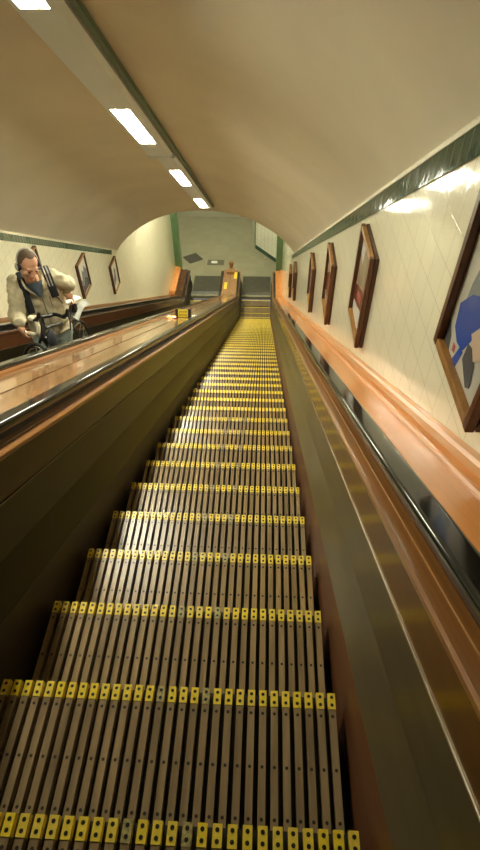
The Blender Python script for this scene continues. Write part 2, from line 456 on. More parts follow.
# ------------------------------------------------------------------ steps
P = .4335; TREAD = P*CT; RISEP = P*ST
NS = 30; SW0, SW1 = -.796, .254
pitch = (SW1-SW0-.021)/(NS-1)
def nose(n, off=0.):
    s = .976+P*n+off
    # follow the bend at the foot
    sc = (CAMZ-NOSE*CT)/ST; R = 2.2; t = R*math.tan(TH/2)
    if s < sc-t: return s*CT-NOSE*ST, -s*ST-NOSE*CT+CAMZ
    yb = sc*CT-NOSE*ST+t; a = TH-(s-(sc-t))/R
    if a > 0: return yb-R*math.sin(a), R*(1-math.cos(a))
    return yb+(s-(sc-t)-R*TH), 0.
def slat_x(k): return SW0+k*pitch, SW0+k*pitch+.021
def disc(bm, x, y, z, r, mi=0, n=8):
    vs = [bm.verts.new((x+r*math.cos(2*PI*i/n), y+r*math.sin(2*PI*i/n), z)) for i in range(n)]
    bm.faces.new(vs).material_index = mi
def step_meshes():
    T = TREAD-.004
    bm = bmesh.new()
    for k in range(NS):
        a, b = slat_x(k); box(bm, a, b, -T, -.046, -.032, 0)
        box(bm, a+.001, b-.001, -.046, -.003, -.034, -.004)
        for t in (.066, .207, .33): disc(bm, (a+b)/2, -t, .0006, .0048, 1)
    obj_t = obj('slats', bm, [slat_m, screw])
    bm = bmesh.new(); box(bm, SW0-.004, SW1+.004, -T, -.004, -.055, -.034)
    plate = obj('base_plate', bm, step_dark)
    bm = bmesh.new()
    box(bm, SW0-.002, SW1+.002, -.035, -.022, -RISEP+.01, -.035)
    for k in range(NS):
        a, b = slat_x(k); box(bm, a, b, -.024, -.008, -RISEP+.012, -.034)
    ris = obj('riser', bm, riser_m)
    tips = []
    for k in range(NS):
        bm = bmesh.new(); a, b = slat_x(k)
        box(bm, a-.0008, b+.0008, -.046, 0., -.022, .0015)
        for t in (.012, .034): disc(bm, (a+b)/2, -t, .0022, .0052, 1)
        tips.append(obj('nose_tip', bm, [worn_y if k in (14, 18) else yellow, screw]))
    bm = bmesh.new()
    for k in range(NS):
        a, b = slat_x(k); box(bm, a-.0008, b+.0008, -.046, 0., -.022, .0015)
    nos = obj('nosing', bm, yellow)
    return obj_t, plate, ris, tips, nos
slats, plate, ris, tips, nos = step_meshes()
used = set()
def put(proto, parent, mesh=None):
    if proto.name not in used: c = proto; used.add(proto.name)
    else: c = proto.copy(); COL.objects.link(c)
    c.parent = parent
    return c
ORD = ['', 'first', 'second', 'third', 'fourth', 'fifth', 'sixth', 'seventh', 'eighth', 'ninth', 'tenth', 'eleventh', 'twelfth',
       'thirteenth', 'fourteenth', 'fifteenth', 'sixteenth', 'seventeenth', 'eighteenth', 'nineteenth', 'twentieth']
TENS = {20: 'twenty', 30: 'thirty', 40: 'forty'}
def ordinal(n):
    if n <= 20: return ORD[n]
    t, u = n//10*10, n % 10
    return {30: 'thirtieth', 40: 'fortieth'}[n] if u == 0 else TENS[t]+'-'+ORD[u]
worn_tip = {}
NSTEP = 46
for n in range(NSTEP):
    y, z = nose(n)
    if y > 17.45: break
    lab = 'slatted wooden escalator step with yellow tips, %s up from the photo bottom' % ordinal(n+1)
    t = thing('escalator_step', lab, 'step', (0, y, z), 'descending escalator steps')
    put(slats, t); put(plate, t)
    if n < 40: put(ris, t)
    if n < 10:
        for k, tp in enumerate(tips): put(tp, t)
    else: put(nos, t)
# steps of the other escalator: under the man, and the level ones at its foot
DXB = (XCN+XD)/2-(SW0+SW1)/2
YMAN = 4.22
sman = (YMAN+NOSE*ST)/CT-.976
for lab, off in (('slatted step of the left escalator, under the standing man', sman),
                 ('slatted step of the left escalator, in front of the standing man', sman-P),
                 ('slatted step of the left escalator, one below the standing man', sman+P),
                 ('slatted step of the left escalator, two below the standing man', sman+2*P),
                 *[('level slatted step at the foot of the left escalator, %s from its end' % ordinal(7-k), sman+P*k0)
                   for k, k0 in enumerate(range(33, 40))]):
    y, z = nose(0, off)
    if y > 17.45: continue
    t = thing('escalator_step', lab, 'step', (DXB, y, z), 'left escalator steps')
    put(slats, t); put(plate, t); put(nos, t)
    if y < 8: put(ris, t)

# comb plates at the foot
for x0, x1, lab in ((XB+.02, XA-.02, 'dark metal comb plate at the foot of the near escalator'),
                    (XD+.02, XCN-.02, 'dark metal comb plate at the foot of the left escalator')):
    t = thing('comb_plate', lab, 'floor plate', ((x0+x1)/2, 17.9, 0.0), 'comb plates')
    bm = bmesh.new(); box(bm, x0, x1, 17.62, 18.75, -.02, .02); bevel(bm, .006); obj('plate', bm, plate_m, t)
    bm = bmesh.new()
    n = 30
    vs = [[bm.verts.new((x, y, z)) for x in (x0, x1)] for y, z in ((17.46, .004), (17.62, .03), (17.62, 0), (17.46, -.01))]
    for i in range(4): bm.faces.new((vs[i][0], vs[i][1], vs[(i+1) % 4][1], vs[(i+1) % 4][0]))
    obj('comb', bm, plate_m, t)

# landing floor details
bm = bmesh.new(); bmesh.ops.create_cube(bm, size=1, matrix=Matrix.Translation((-2.93, 20.13, .008)) @ Matrix.Rotation(.62, 4, 'Z') @ Matrix.Diagonal((.62, .62, .016, 1)))
tag(obj('floor_mat', bm, grate_m, None, loc=(-2.93, 20.13, 0)), 'dark square mat lying turned on the landing floor, beside the left post', 'mat')
bm = bmesh.new(); box(bm, -2.30, -1.62, 19.62, 20.02, 0.001, .012)
t = thing('floor_plate', 'grey floor plate with a pale worn patch, behind the dividing balustrade', 'floor plate', (-2.0, 19.8, 0))
obj('plate', bm, plate2_m, t)
bm = bmesh.new(); box(bm, -2.14, -1.90, 19.74, 19.92, .012, .016); tag(obj('patch', bm, p_white, t), 'pale worn patch')
bm = bmesh.new(); ball(bm, (.02, 20.25, .012), (.03, .03, .012)); tag(obj('paper_scrap', bm, p_white, None, loc=(.02, 20.25, 0)), 'tiny white scrap on the landing floor by the diagonal tiled wall', 'litter')

# wooden post at the end of the dividing deck
t = thing('bollard', 'small brown wooden post with a rounded cap, at the foot end of the dividing balustrade', 'bollard', (-1.22, 18.12, 0))
bm = bmesh.new(); box(bm, -1.28, -1.16, 18.06, 18.18, 0, .84); bevel(bm, .012); obj('shaft', bm, deck_w, t)
bm = bmesh.new(); tube(bm, [(-1.22, 18.12, .84), (-1.22, 18.12, .87), (-1.22, 18.12, .93), (-1.22, 18.12, .98), (-1.22, 18.12, 1.0)], [.06, .09, .095, .075, .03], 16); obj('cap', bm, mould_w, t, True)
bm = bmesh.new(); box(bm, -1.36, -1.08, 17.72, 17.98, .712, .80); bevel(bm, .012); obj('foot_block', bm, deck_w, t)

# ------------------------------------------------------------------ ceiling lights
LX, LH = -1.185, 1.345
def lprof(w, top=0.12):
    return None
def housing_part(name, prof, s0, s1, m, root):
    pth = [(s*CT-NOSE*ST, -s*ST-NOSE*CT+CAMZ, ST, CT) for s in (s0, s1)]
    return swept(name, [(x, h+NOSE) for x, h in prof], pth, m, root)
def light(label, s0, s1, w, lamps, LX):
    t = thing('ceiling_light', label, 'light', on_slope(LX, (s0+s1)/2, LH+.05), 'ceiling lights on the vault crown')
    xl, xr = LX-.155*w, LX+.075*w
    lw0, lw1 = LX-.125*w, LX+.035*w
    e = .012
    # tray: a frame round each lens
    bm = bmesh.new()
    cuts = sorted(lamps)
    def sb(x0, x1, h0, h1, a, b):
        pth = [(s*CT-NOSE*ST, -s*ST-NOSE*CT+CAMZ, ST, CT) for s in (a, b)]
        sweep(bm, [(x0, h0+NOSE), (x1, h0+NOSE), (x1, h1+NOSE), (x0, h1+NOSE)], pth)
    sb(xl, lw0, LH, LH+.10, s0, s1); sb(lw1, xr, LH, LH+.10, s0, s1)
    a = s0
    for (p, q) in cuts:
        sb(lw0, lw1, LH, LH+.10, a, p); sb(lw0, lw1, LH+.06, LH+.10, p, q); a = q
    sb(lw0, lw1, LH, LH+.10, a, s1)
    obj('tray', bm, housing, t)
    housing_part('side_cover', [(xr+.001, LH), (xr+.036*w, LH+.03), (xr+.036*w, LH+.10), (xr+.001, LH+.10)], s0, s1, housing_side, t)
    for (p, q) in cuts:
        housing_part('lens', [(lw0+.002, LH+.012), (lw1-.002, LH+.012), (lw1-.002, LH+.03), (lw0+.002, LH+.03)], p+.01, q-.01, lamp_m, t)
    housing_part('end_cap', [(xl-e, LH-e), (xr+.002, LH-e), (xr+.037*w, LH+.028), (xr+.037*w, LH+.10), (xl-e, LH+.10)], s1-.03, s1+.012, housing, t)
    return t
light('long grey ceiling light with two lit lenses, nearest along the vault crown', -1.0, 6.58, 1., [ (2.05, 3.18), (4.86, 5.98)], LX+.015)
light('grey ceiling light with two lit lenses, furthest down the vault crown', 6.64, 10.9, .86, [(7.36, 8.47), (9.80, 10.80)], LX+.06)
dk = [(LX+.159, LH+.015), (LX+.197, LH+.015), (LX+.197, LH+.055), (LX+.159, LH+.055)]
pth = [(s*CT-NOSE*ST, -s*ST-NOSE*CT+CAMZ, ST, CT) for s in (-1.0, 10.95)]
o = obj('cable_duct', sweep(bmesh.new(), [(x, h+NOSE) for x, h in dk], pth), green_strip, None, loc=on_slope(LX+.17, 4, LH+.1))
tag(o, 'dark green cable duct running along the right side of the ceiling lights', 'cable duct')
for cx, cy, lab in ((-2.4, 14.5, 'unseen lamp added to light the landing hall, nearer the arch'), (-2.6, 20.5, 'unseen lamp added to light the landing hall, nearer the far wall')):  # two lamps out of view, added to brighten the landing
    t = thing('added_hall_lamp', lab, 'light', (cx, cy, HALLZ), 'added landing hall lamps')
    bm = bmesh.new(); box(bm, cx-.19, cx+.19, cy-.75, cy+.75, HALLZ-.08, HALLZ-.03); bevel(bm, .01)
    obj('lens', bm, lamp_m, t)
    bm = bmesh.new(); box(bm, cx-.28, cx+.28, cy-.8, cy+.8, HALLZ-.03, HALLZ); obj('back_plate', bm, housing, t)

# ------------------------------------------------------------------ framed posters
def poly_plate(bm, pts, x0, x1, mi=0):
    a = [bm.verts.new((x0, y, z)) for y, z in pts]; b = [bm.verts.new((x1, y, z)) for y, z in pts]
    bm.faces.new(a); bm.faces.new(b[::-1])
    for i in range(len(pts)):
        j = (i+1) % len(pts); bm.faces.new((a[i], b[i], b[j], a[j]))
for_mats = None
def framed(side_, cy, cz, label, shapes, ground=paper, W=None, H=None):
    """level rectangular frame standing proud of the wall; shapes = [(part, material, [(u, v)...])] on the print"""
    W, H = (.455, .635) if side_ == 'R' else (.49, .66)
    sg = -1 if side_ == 'R' else 1
    wx = XR if side_ == 'R' else XL
    f = lambda d: wx+sg*d
    t = thing('picture_frame', label, 'picture', (wx, cy, cz), 'framed pictures along the tiled walls')
    def fb(y0, y1, z0, z1, d0, d1, bm): box(bm, *sorted((f(d0), f(d1))), y0, y1, z0, z1)
    bm = bmesh.new(); fb(cy-W/2+.002, cy+W/2-.002, cz-H/2+.002, cz+H/2-.002, .001, .022, bm); fb(cy-W/2+.012, cy+W/2-.012, cz-H/2+.012, cz+H/2-.012, .021, .0265, bm); obj('backing', bm, frame_b, t)
    w = .032
    for a in (cy-W/2, cy+W/2-w):
        bm = bmesh.new(); fb(a, a+w, cz-H/2, cz+H/2, .0265, .055, bm); bevel(bm, .004); obj('upright_bar', bm, frame_w, t)
    for a in (cz-H/2, cz+H/2-w):
        bm = bmesh.new(); fb(cy-W/2+w, cy+W/2-w, a, a+w, .0265, .054, bm); bevel(bm, .004); obj('level_bar', bm, ochre_w, t)
    bm = bmesh.new(); fb(cy-W/2+w, cy+W/2-w, cz-H/2+w, cz+H/2-w, .026, .0290, bm)
    pr_ = obj('print', bm, ground, t)
    for k, (m, pts) in enumerate(shapes):
        bm = bmesh.new()
        poly_plate(bm, [(cy+u*(W/2-w), cz+v*(H/2-w)) for u, v in pts], f(.0288+.0003*k), f(.0293+.0003*k))
        obj('printed_shape', bm, m, pr_)
    return t
def fz(Y): return 11.0-.593*Y
UV = lambda cy, cz, pts, W=.455, H=.635: [((y*.979-cy)/(W/2-.032), (CAMZ+(z-CAMZ)*.979-cz)/(H/2-.032)) for y, z in pts]
cy, cz = 1.34, 10.205
UA = lambda pts: UV(cy, cz, pts)
framed('R', cy, cz, 'framed poster with a big blue shape, closest on the right wall', [
    (p_grey, UA([(1.50, 10.06), (1.49, 10.16), (1.47, 10.23), (1.42, 10.33), (1.34, 10.36), (1.26, 10.25), (1.36, 10.14)])),
    (p_blue, UA([(1.53, 10.065), (1.512, 9.985), (1.46, 9.96), (1.42, 9.965), (1.395, 9.975), (1.355, 10.05), (1.33, 10.12), (1.40, 10.17), (1.46, 10.14)])),
    (p_blue, UA([(1.42, 9.975), (1.455, 9.89), (1.46, 9.86), (1.44, 9.85), (1.41, 9.89), (1.39, 9.97)])),
    (p_dark, UA([(1.61, 9.96), (1.56, 9.98), (1.515, 9.945), (1.495, 9.885), (1.54, 9.87), (1.598, 9.886)])),
    (p_red, UA([(1.48, 9.945), (1.455, 9.945), (1.45, 9.92), (1.475, 9.915)])),
    (p_dark, UA([(1.372, 10.02), (1.33, 10.03), (1.28, 10.0), (1.262, 9.93), (1.29, 9.91), (1.375, 9.955)])),
    (p_skin, UA([(1.373, 10.055), (1.33, 10.11), (1.24, 10.08), (1.27, 10.03), (1.30, 10.005)])),
    (p_yel, UA([(1.46, 10.24), (1.42, 10.24), (1.41, 10.20), (1.45, 10.20)]))])
framed('R', 3.06, fz(3.06), 'framed poster with tan top and maroon middle, second along the right wall', [
    (tan, [(-.95, .85), (.55, .98), (.95, .5), (.95, -.25), (-.95, .05)]),
    (p_white, [(.30, .98), (.95, .98), (.95, .5), (.5, .35)]),
    (p_maroon, [(.95, -.28), (.4, -.15), (-.3, .0), (-.95, -.05), (-.95, -.4), (-.2, -.5), (.3, -.62), (.95, -.70)]),
    (p_red, [(.5, -.3), (-.1, -.2), (-.2, -.38), (.4, -.45)])], ground=p_white)
framed('R', 4.62, fz(4.62), 'framed reddish brown poster, third along the right wall', [
    (p_maroon, [(-.9, -.9), (-.9, .1), (.2, .4), (.9, .1), (.9, -.4)])], ground=tan)
framed('R', 6.34, fz(6.34), 'framed pale poster, fourth along the right wall before the wide gap', [
    (p_dark, [(-.8, -.8), (-.5, .5), (.3, .2), (.6, -.8)])])
framed('R', 9.70, fz(9.70), 'framed poster far down the right wall, first beyond the wide gap', [
    (p_dark, [(-.8, -.8), (-.5, .6), (.5, .2), (.6, -.8)])], ground=tan)
framed('R', 11.40, fz(11.40), 'framed poster at the far end of the right wall, nearest the green post', [
    (p_grey, [(-.8, -.8), (-.5, .6), (.5, .2), (.6, -.8)])])
framed('L', 6.74, fz(6.74)+.05, 'framed brown picture on the left wall, behind the man\'s head', [
    (p_skin, [(-.7, -.6), (-.7, .9), (.8, .8), (.6, -.5)])], ground=tan)
framed('L', 8.58, fz(8.58)+.05, 'framed grey and white print on the left wall, just right of the man', [
    (p_grey, [(-.95, -.95), (-.95, .1), (-.5, -.1), (-.2, .5), (.1, .2), (.4, .55), (.95, .1), (.95, -.95)]),
    (p_dark, [(-.95, -.95), (-.95, -.3), (-.3, -.55), (.2, -.15), (.95, -.5), (.95, -.95)])], ground=p_white)
framed('L', 10.41, fz(10.41)+.08, 'framed pale print on the left wall, last before the end of the green band', [
    (p_grey, [(-.5, -.7), (-.6, -.1), (-.2, .1), (.0, .6), (.4, .3), (.3, -.5)])], ground=p_white)

# ------------------------------------------------------------------ sign and litter on the dividing deck
def deckp(x, s, up=0): return on_slope(x, s, .713-NOSE+up)
sx, ss = -1.165, 7.95
c = deckp(sx, ss)
t = thing('deck_sign', 'small black box with a yellow marked face, standing on the dividing deck', 'sign', c)
RX = Matrix.Translation(c)
QS = Matrix.Translation(c) @ Matrix.Rotation(-math.radians(32), 4, 'X')
def lb(x0, x1, y0, y1, z0, z1, bv=.006):
    bm = bmesh.new(); box(bm, x0, x1, y0, y1, z0, z1); bevel(bm, bv); bm.transform(QS); return bm
obj('body', lb(-.115, .115, -.022, .022, .0, .125), black_m, t)
obj('face', lb(-.072, .072, -.026, -.021, .006, .119, .001), sign_y, t)
bm = bmesh.new()
for row in (.040, .087):
    for k in range(4):
        ctr = Vector((-.045+.03*k, -.0265, row))
        tube(bm, [ctr+Vector((.009*math.cos(a), 0, .015*math.sin(a))) for a in [2*PI*i/10 for i in range(10)]], .0028, 5, closed=True)
bm.transform(QS)
tag(obj('marks', bm, black_m, t), 'black ring-shaped marks')
def crumple(name, lab, x, s, r, mats, seed):
    rnd = random.Random(seed); c = deckp(x, s)
    bm = bmesh.new(); bmesh.ops.create_icosphere(bm, subdivisions=2, radius=1)
    for v in bm.verts:
        k = rnd.uniform(.65, 1.1); v.co = Vector((v.co.x*r*k*1.4, v.co.y*r*k, max(v.co.z*r*.55*k, -.01)))+c+Vector((0, 0, .012))
    for f in bm.faces: f.material_index = rnd.randrange(len(mats))
    tag(obj(name, bm, mats, None, loc=c), lab, 'litter', 'litter on the dividing deck')
crumple('crumpled_wrapper', 'crumpled yellow and red wrapper on the deck, left of the yellow sign', -1.31, 7.75, .06, [p_yel, p_skin, p_red, p_white], 3)
crumple('crumpled_wrapper', 'crumpled white and red wrapper on the deck, right of the yellow sign', -1.00, 8.02, .045, [p_white, p_white, p_maroon], 5)

# ------------------------------------------------------------------ man
def mesh_eval(bm, name, mods, m, parent, smooth=True):
    """mesh with modifiers baked in"""
    o = obj(name, bm, m, parent, False)
    for ty, kw in mods:
        md = o.modifiers.new(ty.lower(), ty)
        for k, v in kw.items(): setattr(md, k, v)
    dg = bpy.context.evaluated_depsgraph_get(); dg.update()
    me = bpy.data.meshes.new_from_object(o.evaluated_get(dg))
    o.modifiers.clear(); old = o.data; o.data = me; me.name = name
    bpy.data.meshes.remove(old)
    if smooth:
        for p in me.polygons: p.use_smooth = True
    return o
# ------------------------------------------------------------------ bicycle (built along its own axis, then set on the steps)
BX = -1.885
fw = on_slope(BX, 4.44, -.513-.335)                # front wheel centre, over the step noses
tilt = -TH+math.radians(6)                          # pitched down the slope, rear a little lifted
AX = Vector((0, math.cos(tilt), math.sin(tilt)))    # front -> rear (downhill)
UP = Vector((0, -math.sin(tilt), math.cos(tilt)))
SX = Vector((1, 0, 0))
def bk(a, u, x=0.): return fw+AX*a+UP*u+SX*x
bike = thing('bicycle', 'black bicycle with cream taped handlebar and white saddle, held by the man', 'bicycle', bk(.5, -.335))
def bpart(name, bm, m, parent=bike, smooth=True): return obj(name, bm, m, parent, smooth)
def wheel(c, ax1, ax2, r=.335):
    t = bmesh.new()
    tube(t, [c+ax1*(r-.014)*math.cos(a)+ax2*(r-.014)*math.sin(a) for a in [2*PI*i/40 for i in range(40)]], .014, 8, closed=True)
    w_ = bpart('wheel', t, tyre)
    t = bmesh.new()
    tube(t, [c+ax1*(r-.036)*math.cos(a)+ax2*(r-.036)*math.sin(a) for a in [2*PI*i/40 for i in range(40)]], .010, 6, closed=True)
    obj('rim', t, chrome, w_, True)
    nrm = ax1.cross(ax2)
    t = bmesh.new()
    tube(t, [c-nrm*.04, c+nrm*.04], .018, 10)
    for i in range(20):
        a = 2*PI*i/20
        tube(t, [c+nrm*(.025 if i % 2 else -.025), c+(ax1*math.cos(a)+ax2*math.sin(a))*(r-.034)], .0016, 4)
    obj('spokes', t, chrome, w_, True)
st = math.radians(50)                               # steering turned towards the man
F1 = -AX*math.cos(st)+SX*math.sin(st)               # the way the turned front end points
SIDE = UP.cross(F1)
wheel(bk(0, 0)-AX*.0+F1*.03, F1, UP)
wheel(bk(1.06, 0), AX, UP)
head_t, head_b = bk(.20, .46), bk(.16, .33)
seat_t, bb = bk(.86, .41), bk(.60, -.06)
bm = bmesh.new()
tube(bm, [head_b, bb], .018, 10); tube(bm, [head_t-UP*.05, seat_t-UP*.04], .016, 10); tube(bm, [seat_t, bb], .016, 10)
tube(bm, [head_b, head_t], .021, 12)
for sgn in (-1, 1):
    tube(bm, [seat_t-UP*.03, bk(1.06, 0, .05*sgn)], .009, 8); tube(bm, [bb, bk(1.06, 0, .05*sgn)], .010, 8)
bpart('frame', bm, bike_black)
bm = bmesh.new()
for sgn in (-1, 1):
    q = F1*.03
    tube(bm, [head_b+SIDE*.02*sgn, head_b-UP*.06+SIDE*.05*sgn, fw+q+SIDE*.05*sgn], [.014, .013, .009], 8)
tube(bm, [head_b+SIDE*.03, head_b-SIDE*.03], .016, 8)
bpart('fork', bm, bike_black)
stem_t = head_t+UP*.05
bm = bmesh.new(); tube(bm, [head_t, stem_t], .016, 10); tube(bm, [stem_t, stem_t+F1*.05+UP*.01], .016, 10); bpart('stem', bm, bike_black)
hc = stem_t+F1*.05+UP*.01
def dropside(sgn):
    o_ = SIDE*sgn
    return [hc+o_*.05-F1*.03, hc+o_*.10-F1*.06, hc+o_*.125-F1*.03, hc+o_*.13+F1*.09-UP*.01, hc+o_*.133+F1*.125-UP*.05, hc+o_*.134+F1*.115-UP*.10, hc+o_*.135+F1*.06-UP*.13, hc+o_*.136-F1*.12-UP*.135]
hb = bpart('handlebar', (lambda b: (tube(b, [hc-SIDE*.06, hc+SIDE*.06], .014, 10), b)[1])(bmesh.new()), bike_black)
SN = -1 if SIDE.y > 0 else 1                         # the half of the bar nearer the top
for sgn in (-1, 1):
    bm = bmesh.new(); tube(bm, dropside(sgn)[:8 if sgn == SN else 4], .017, 10); tag(obj('bar_tape', bm, cream_tape if sgn == SN else black_m, hb, True), 'cream bar tape' if sgn == SN else None)
    p = dropside(sgn)[3]
    bm = bmesh.new(); tube(bm, [p-F1*.02, p+F1*.05+UP*.03, p+F1*.06+UP*.075], [.019, .021, .014], 10); obj('brake_hood', bm, black_m, hb, True)
    bm = bmesh.new(); tube(bm, [p+F1*.05+UP*.04, p+F1*.085-UP*.02, p+F1*.075-UP*.10], [.008, .007, .005], 6); obj('brake_lever', bm, bike_black, hb, True)
bm = bmesh.new(); ball(bm, bk(.34, .27, -.0), (.045, .10, .11)); bpart('frame_bag', bm, strap_m)
sp_t = seat_t+(seat_t-bb).normalized()*.10
bm = bmesh.new(); tube(bm, [seat_t, sp_t], .0135, 10); bpart('seat_post', bm, bike_black)
bm = bmesh.new()
sd = [(-.16, .018, .016), (-.10, .024, .02), (-.02, .034, .024), (.05, .062, .028), (.10, .075, .03), (.13, .06, .02)]
tube(bm, [sp_t+AX*(a+.02)+UP*(.045+.012*(a > .04)) for a, _, _ in sd], [(x_, z_) for _, x_, z_ in sd], 14)
tag(bpart('saddle', bm, white_pl), 'white saddle')
bm = bmesh.new(); box(bm, BX-.035, BX+.035, sp_t.y+.02, sp_t.y+.10, sp_t.z-.10, sp_t.z-.025); bevel(bm, .02); bpart('saddle_bag', bm, bike_black)
bm = bmesh.new()
g0 = seat_t-UP*.02+AX*.08
mg = [g0+AX*.42*t+UP*(.10*t+.05*math.sin(PI*t)) for t in [i/8 for i in range(9)]]
A = [[bm.verts.new(p+SX*x+UP*(-.9*abs(x)**1.2*3)*(.5)+UP*dz) for x in (-.055, -.03, 0, .03, .055)] for p in mg for dz in (0,)]
for a, b in zip(A, A[1:]):
    for j in range(4): bm.faces.new((a[j], a[j+1], b[j+1], b[j]))
res = bmesh.ops.solidify(bm, geom=bm.faces[:], thickness=.004)
tag(bpart('mudguard', bm, grey_pl), 'grey clip-on rear mudguard')
bm = bmesh.new(); ball(bm, seat_t-UP*.09-AX*.06+SX*.02, .014); tag(bpart('tail_light', bm, red_pl), 'red light')
bm = bmesh.new(); tube(bm, [bb-SX*.06, bb+SX*.06], .02, 10); tube(bm, [bb+SX*.055+AX*.10*math.cos(a)+UP*.10*math.sin(a) for a in [2*PI*i/24 for i in range(24)]], .006, 6, closed=True)
cr = bpart('crank', bm, black_m)
for sgn in (-1, 1):
    e = bb+SX*.07*sgn+(AX*.9-UP*.4)*.165*sgn
    bm = bmesh.new(); tube(bm, [bb+SX*.07*sgn, e], .011, 8); tube(bm, [e, e+SX*.09*sgn], [(.03, .012)]*2, 8); obj('pedal', bm, black_m, cr, True)

# ------------------------------------------------------------------ man
def mesh_eval(o, mods):
    """bake modifiers into the object's own mesh"""
    for ty, kw in mods:
        md = o.modifiers.new(ty.lower(), ty)
        for k, v in kw.items(): setattr(md, k, v)
    bpy.context.view_layer.update()
    dg = bpy.context.evaluated_depsgraph_get()
    me = bpy.data.meshes.new_from_object(o.evaluated_get(dg))
    o.modifiers.clear(); old = o.data; o.data = me
    bpy.data.meshes.remove(old); me.name = o.name
    for p in me.polygons: p.use_smooth = True
    return o
KM = .885
def J(x, y, z): return Vector((x*KM, y*KM, (z-CAMZ)*KM+CAMZ))
YF = YMAN-.20; ZF = nose(0, sman)[1]                # the tread he stands on
headc = J(-2.25, 4.557, 8.466)
chin = J(-2.225, 4.47, 8.37)
neck = J(-2.285, 4.62, 8.27)
rsh, lsh = J(-2.47, 4.66, 8.22), J(-2.20, 4.80, 8.205)
relb, rwr = J(-2.44, 4.36, 7.99), J(-2.26, 4.12, 7.99)
lelb, lwr = J(-2.02, 4.82, 8.10), J(-1.985, 4.79, 7.93)
chest = (rsh+lsh)/2+Vector((0, .02, -.14))
pelv = Vector((-2.02, YF+.13, ZF+.93))
waist = chest.lerp(pelv, .62)+Vector((.01, -.01, 0))
# forward is where the chest faces
RD = (lsh-rsh); RD.z = 0; RD.normalize()            # towards his left hand
FW = Vector((RD.y, -RD.x, 0))                       # towards the camera / bicycle
if FW.y > 0: FW = -FW
rhip, lhip = pelv-RD*.09, pelv+RD*.09
rknee = Vector((-2.10, YF-.02, ZF+.50)); lknee = Vector((-1.99, YF+.07, ZF+.50))
rank = Vector((-2.17, YF+.04, ZF+.09)); lank = Vector((-1.95, YF+.12, ZF+.09))
rhand_c = Vector(dropside(-1)[6]); 
ends = [dropside(s_)[-1] for s_ in (-1, 1)]
rgrip = dropside(SN)[-1]+F1*.04
lgrip = sp_t-AX*.02+UP*.06
rwr = rgrip+Vector((-.055, .035, .085)); lwr = lgrip+Vector((-.035, .02, .105))

def sec(bm, pts, n=18):
    """body section: list of (centre, half width along RD, half depth along FW)"""
    rings = []
    for i, (c, a, b) in enumerate(pts):
        rings.append([bm.verts.new(c+RD*a*math.cos(2*PI*j/n)+FW*b*math.sin(2*PI*j/n)) for j in range(n)])
    for a, b in zip(rings, rings[1:]):
        for j in range(n): bm.faces.new((a[j], a[(j+1) % n], b[(j+1) % n], b[j]))
    bm.faces.new(rings[0][::-1]); bm.faces.new(rings[-1])
def limb(bm, pts, n=14):
    P_ = [Vector(p) for p, _ in pts]; tube(bm, P_, [r for _, r in pts], n)
    ball(bm, P_[0], pts[0][1]); ball(bm, P_[-1], pts[-1][1])
def hand(bm, wrist, grip, axis, palm_n, s=1.):
    """palm and five bent fingers closed round a bar at grip running along axis"""
    axis = axis.normalized(); d = (grip-wrist); d -= axis*d.dot(axis)*.6; d.normalize()
    side_ = axis; up_ = d.cross(side_).normalized()
    if up_.dot(palm_n) < 0: up_ = -up_
    pc_ = grip-d*.035+up_*.028
    ball(bm, pc_, (.042, .05, .018), rot=Matrix((side_, d, up_)).transposed().to_quaternion(), seg=12, rings=8)
    tube(bm, [wrist, wrist.lerp(pc_, .6), pc_], [.026, .028, .026], 10)
    for k, (off, ln) in enumerate(((-.032, .92), (-.011, 1.05), (.011, 1.), (.032, .80))):
        b_ = pc_+side_*off+d*.035
        tube(bm, [b_, b_+d*.032*ln-up_*.008, b_+d*.040*ln-up_*.036, b_+d*.018*ln-up_*.058, b_-d*.004-up_*.056], [.0105, .010, .009, .0085, .006], 8)
    t0 = pc_-side_*.036-d*.01
    tube(bm, [t0, t0-side_*.018+d*.018-up_*.02, t0-side_*.008+d*.036-up_*.044], [.013, .011, .008], 8)

man = thing('person', 'man in khaki jacket and headphones, bending over a bicycle on the left escalator', 'person', (-2.05, YF+.05, ZF))
# look direction: down and towards the bicycle
look = (J(-2.17, 4.38, 8.40)-J(-2.25, 4.557, 8.466)).normalized()
look = (FW*.72+Vector((.26, 0, 0))+Vector((0, 0, -.40))).normalized()
hx = look.cross(Vector((.20, .06, 1))).normalized()       # towards his right
hz = hx.cross(look).normalized()
HQ = Matrix((hx, look, hz)).transposed().to_quaternion()
def hp(x, y, z): return headc+hx*x+look*y+hz*z
body = bmesh.new()
sec(body, [(chest+Vector((0, 0, .13)), .12, .08), (chest+Vector((0, 0, .08)), .165, .10), (chest, .16, .115), (waist, .14, .10), (pelv+Vector((0, 0, .06)), .15, .105), (pelv-Vector((0, 0, .06)), .15, .105)])
limb(body, [(neck-Vector((0, 0, .05)), .062), (neck.lerp(hp(0, -.05, -.06), .5), .056), (hp(0, -.045, -.05), .06)])
ball(body, hp(0, -.015, .02), (.076, .096, .092), rot=HQ, seg=24, rings=16)          # skull
ball(body, hp(0, .02, -.05), (.067, .074, .074), rot=HQ, seg=20, rings=14)           # face
ball(body, hp(0, .060, -.106), (.040, .034, .027), rot=HQ)                           # chin
ball(body, hp(0, .072, .018), (.054, .016, .012), rot=HQ)                            # brow
tube(body, [hp(0, .082, .005), hp(0, .100, -.022), hp(0, .112, -.044), hp(0, .092, -.054)], [.009, .012, .016, .011], 10)
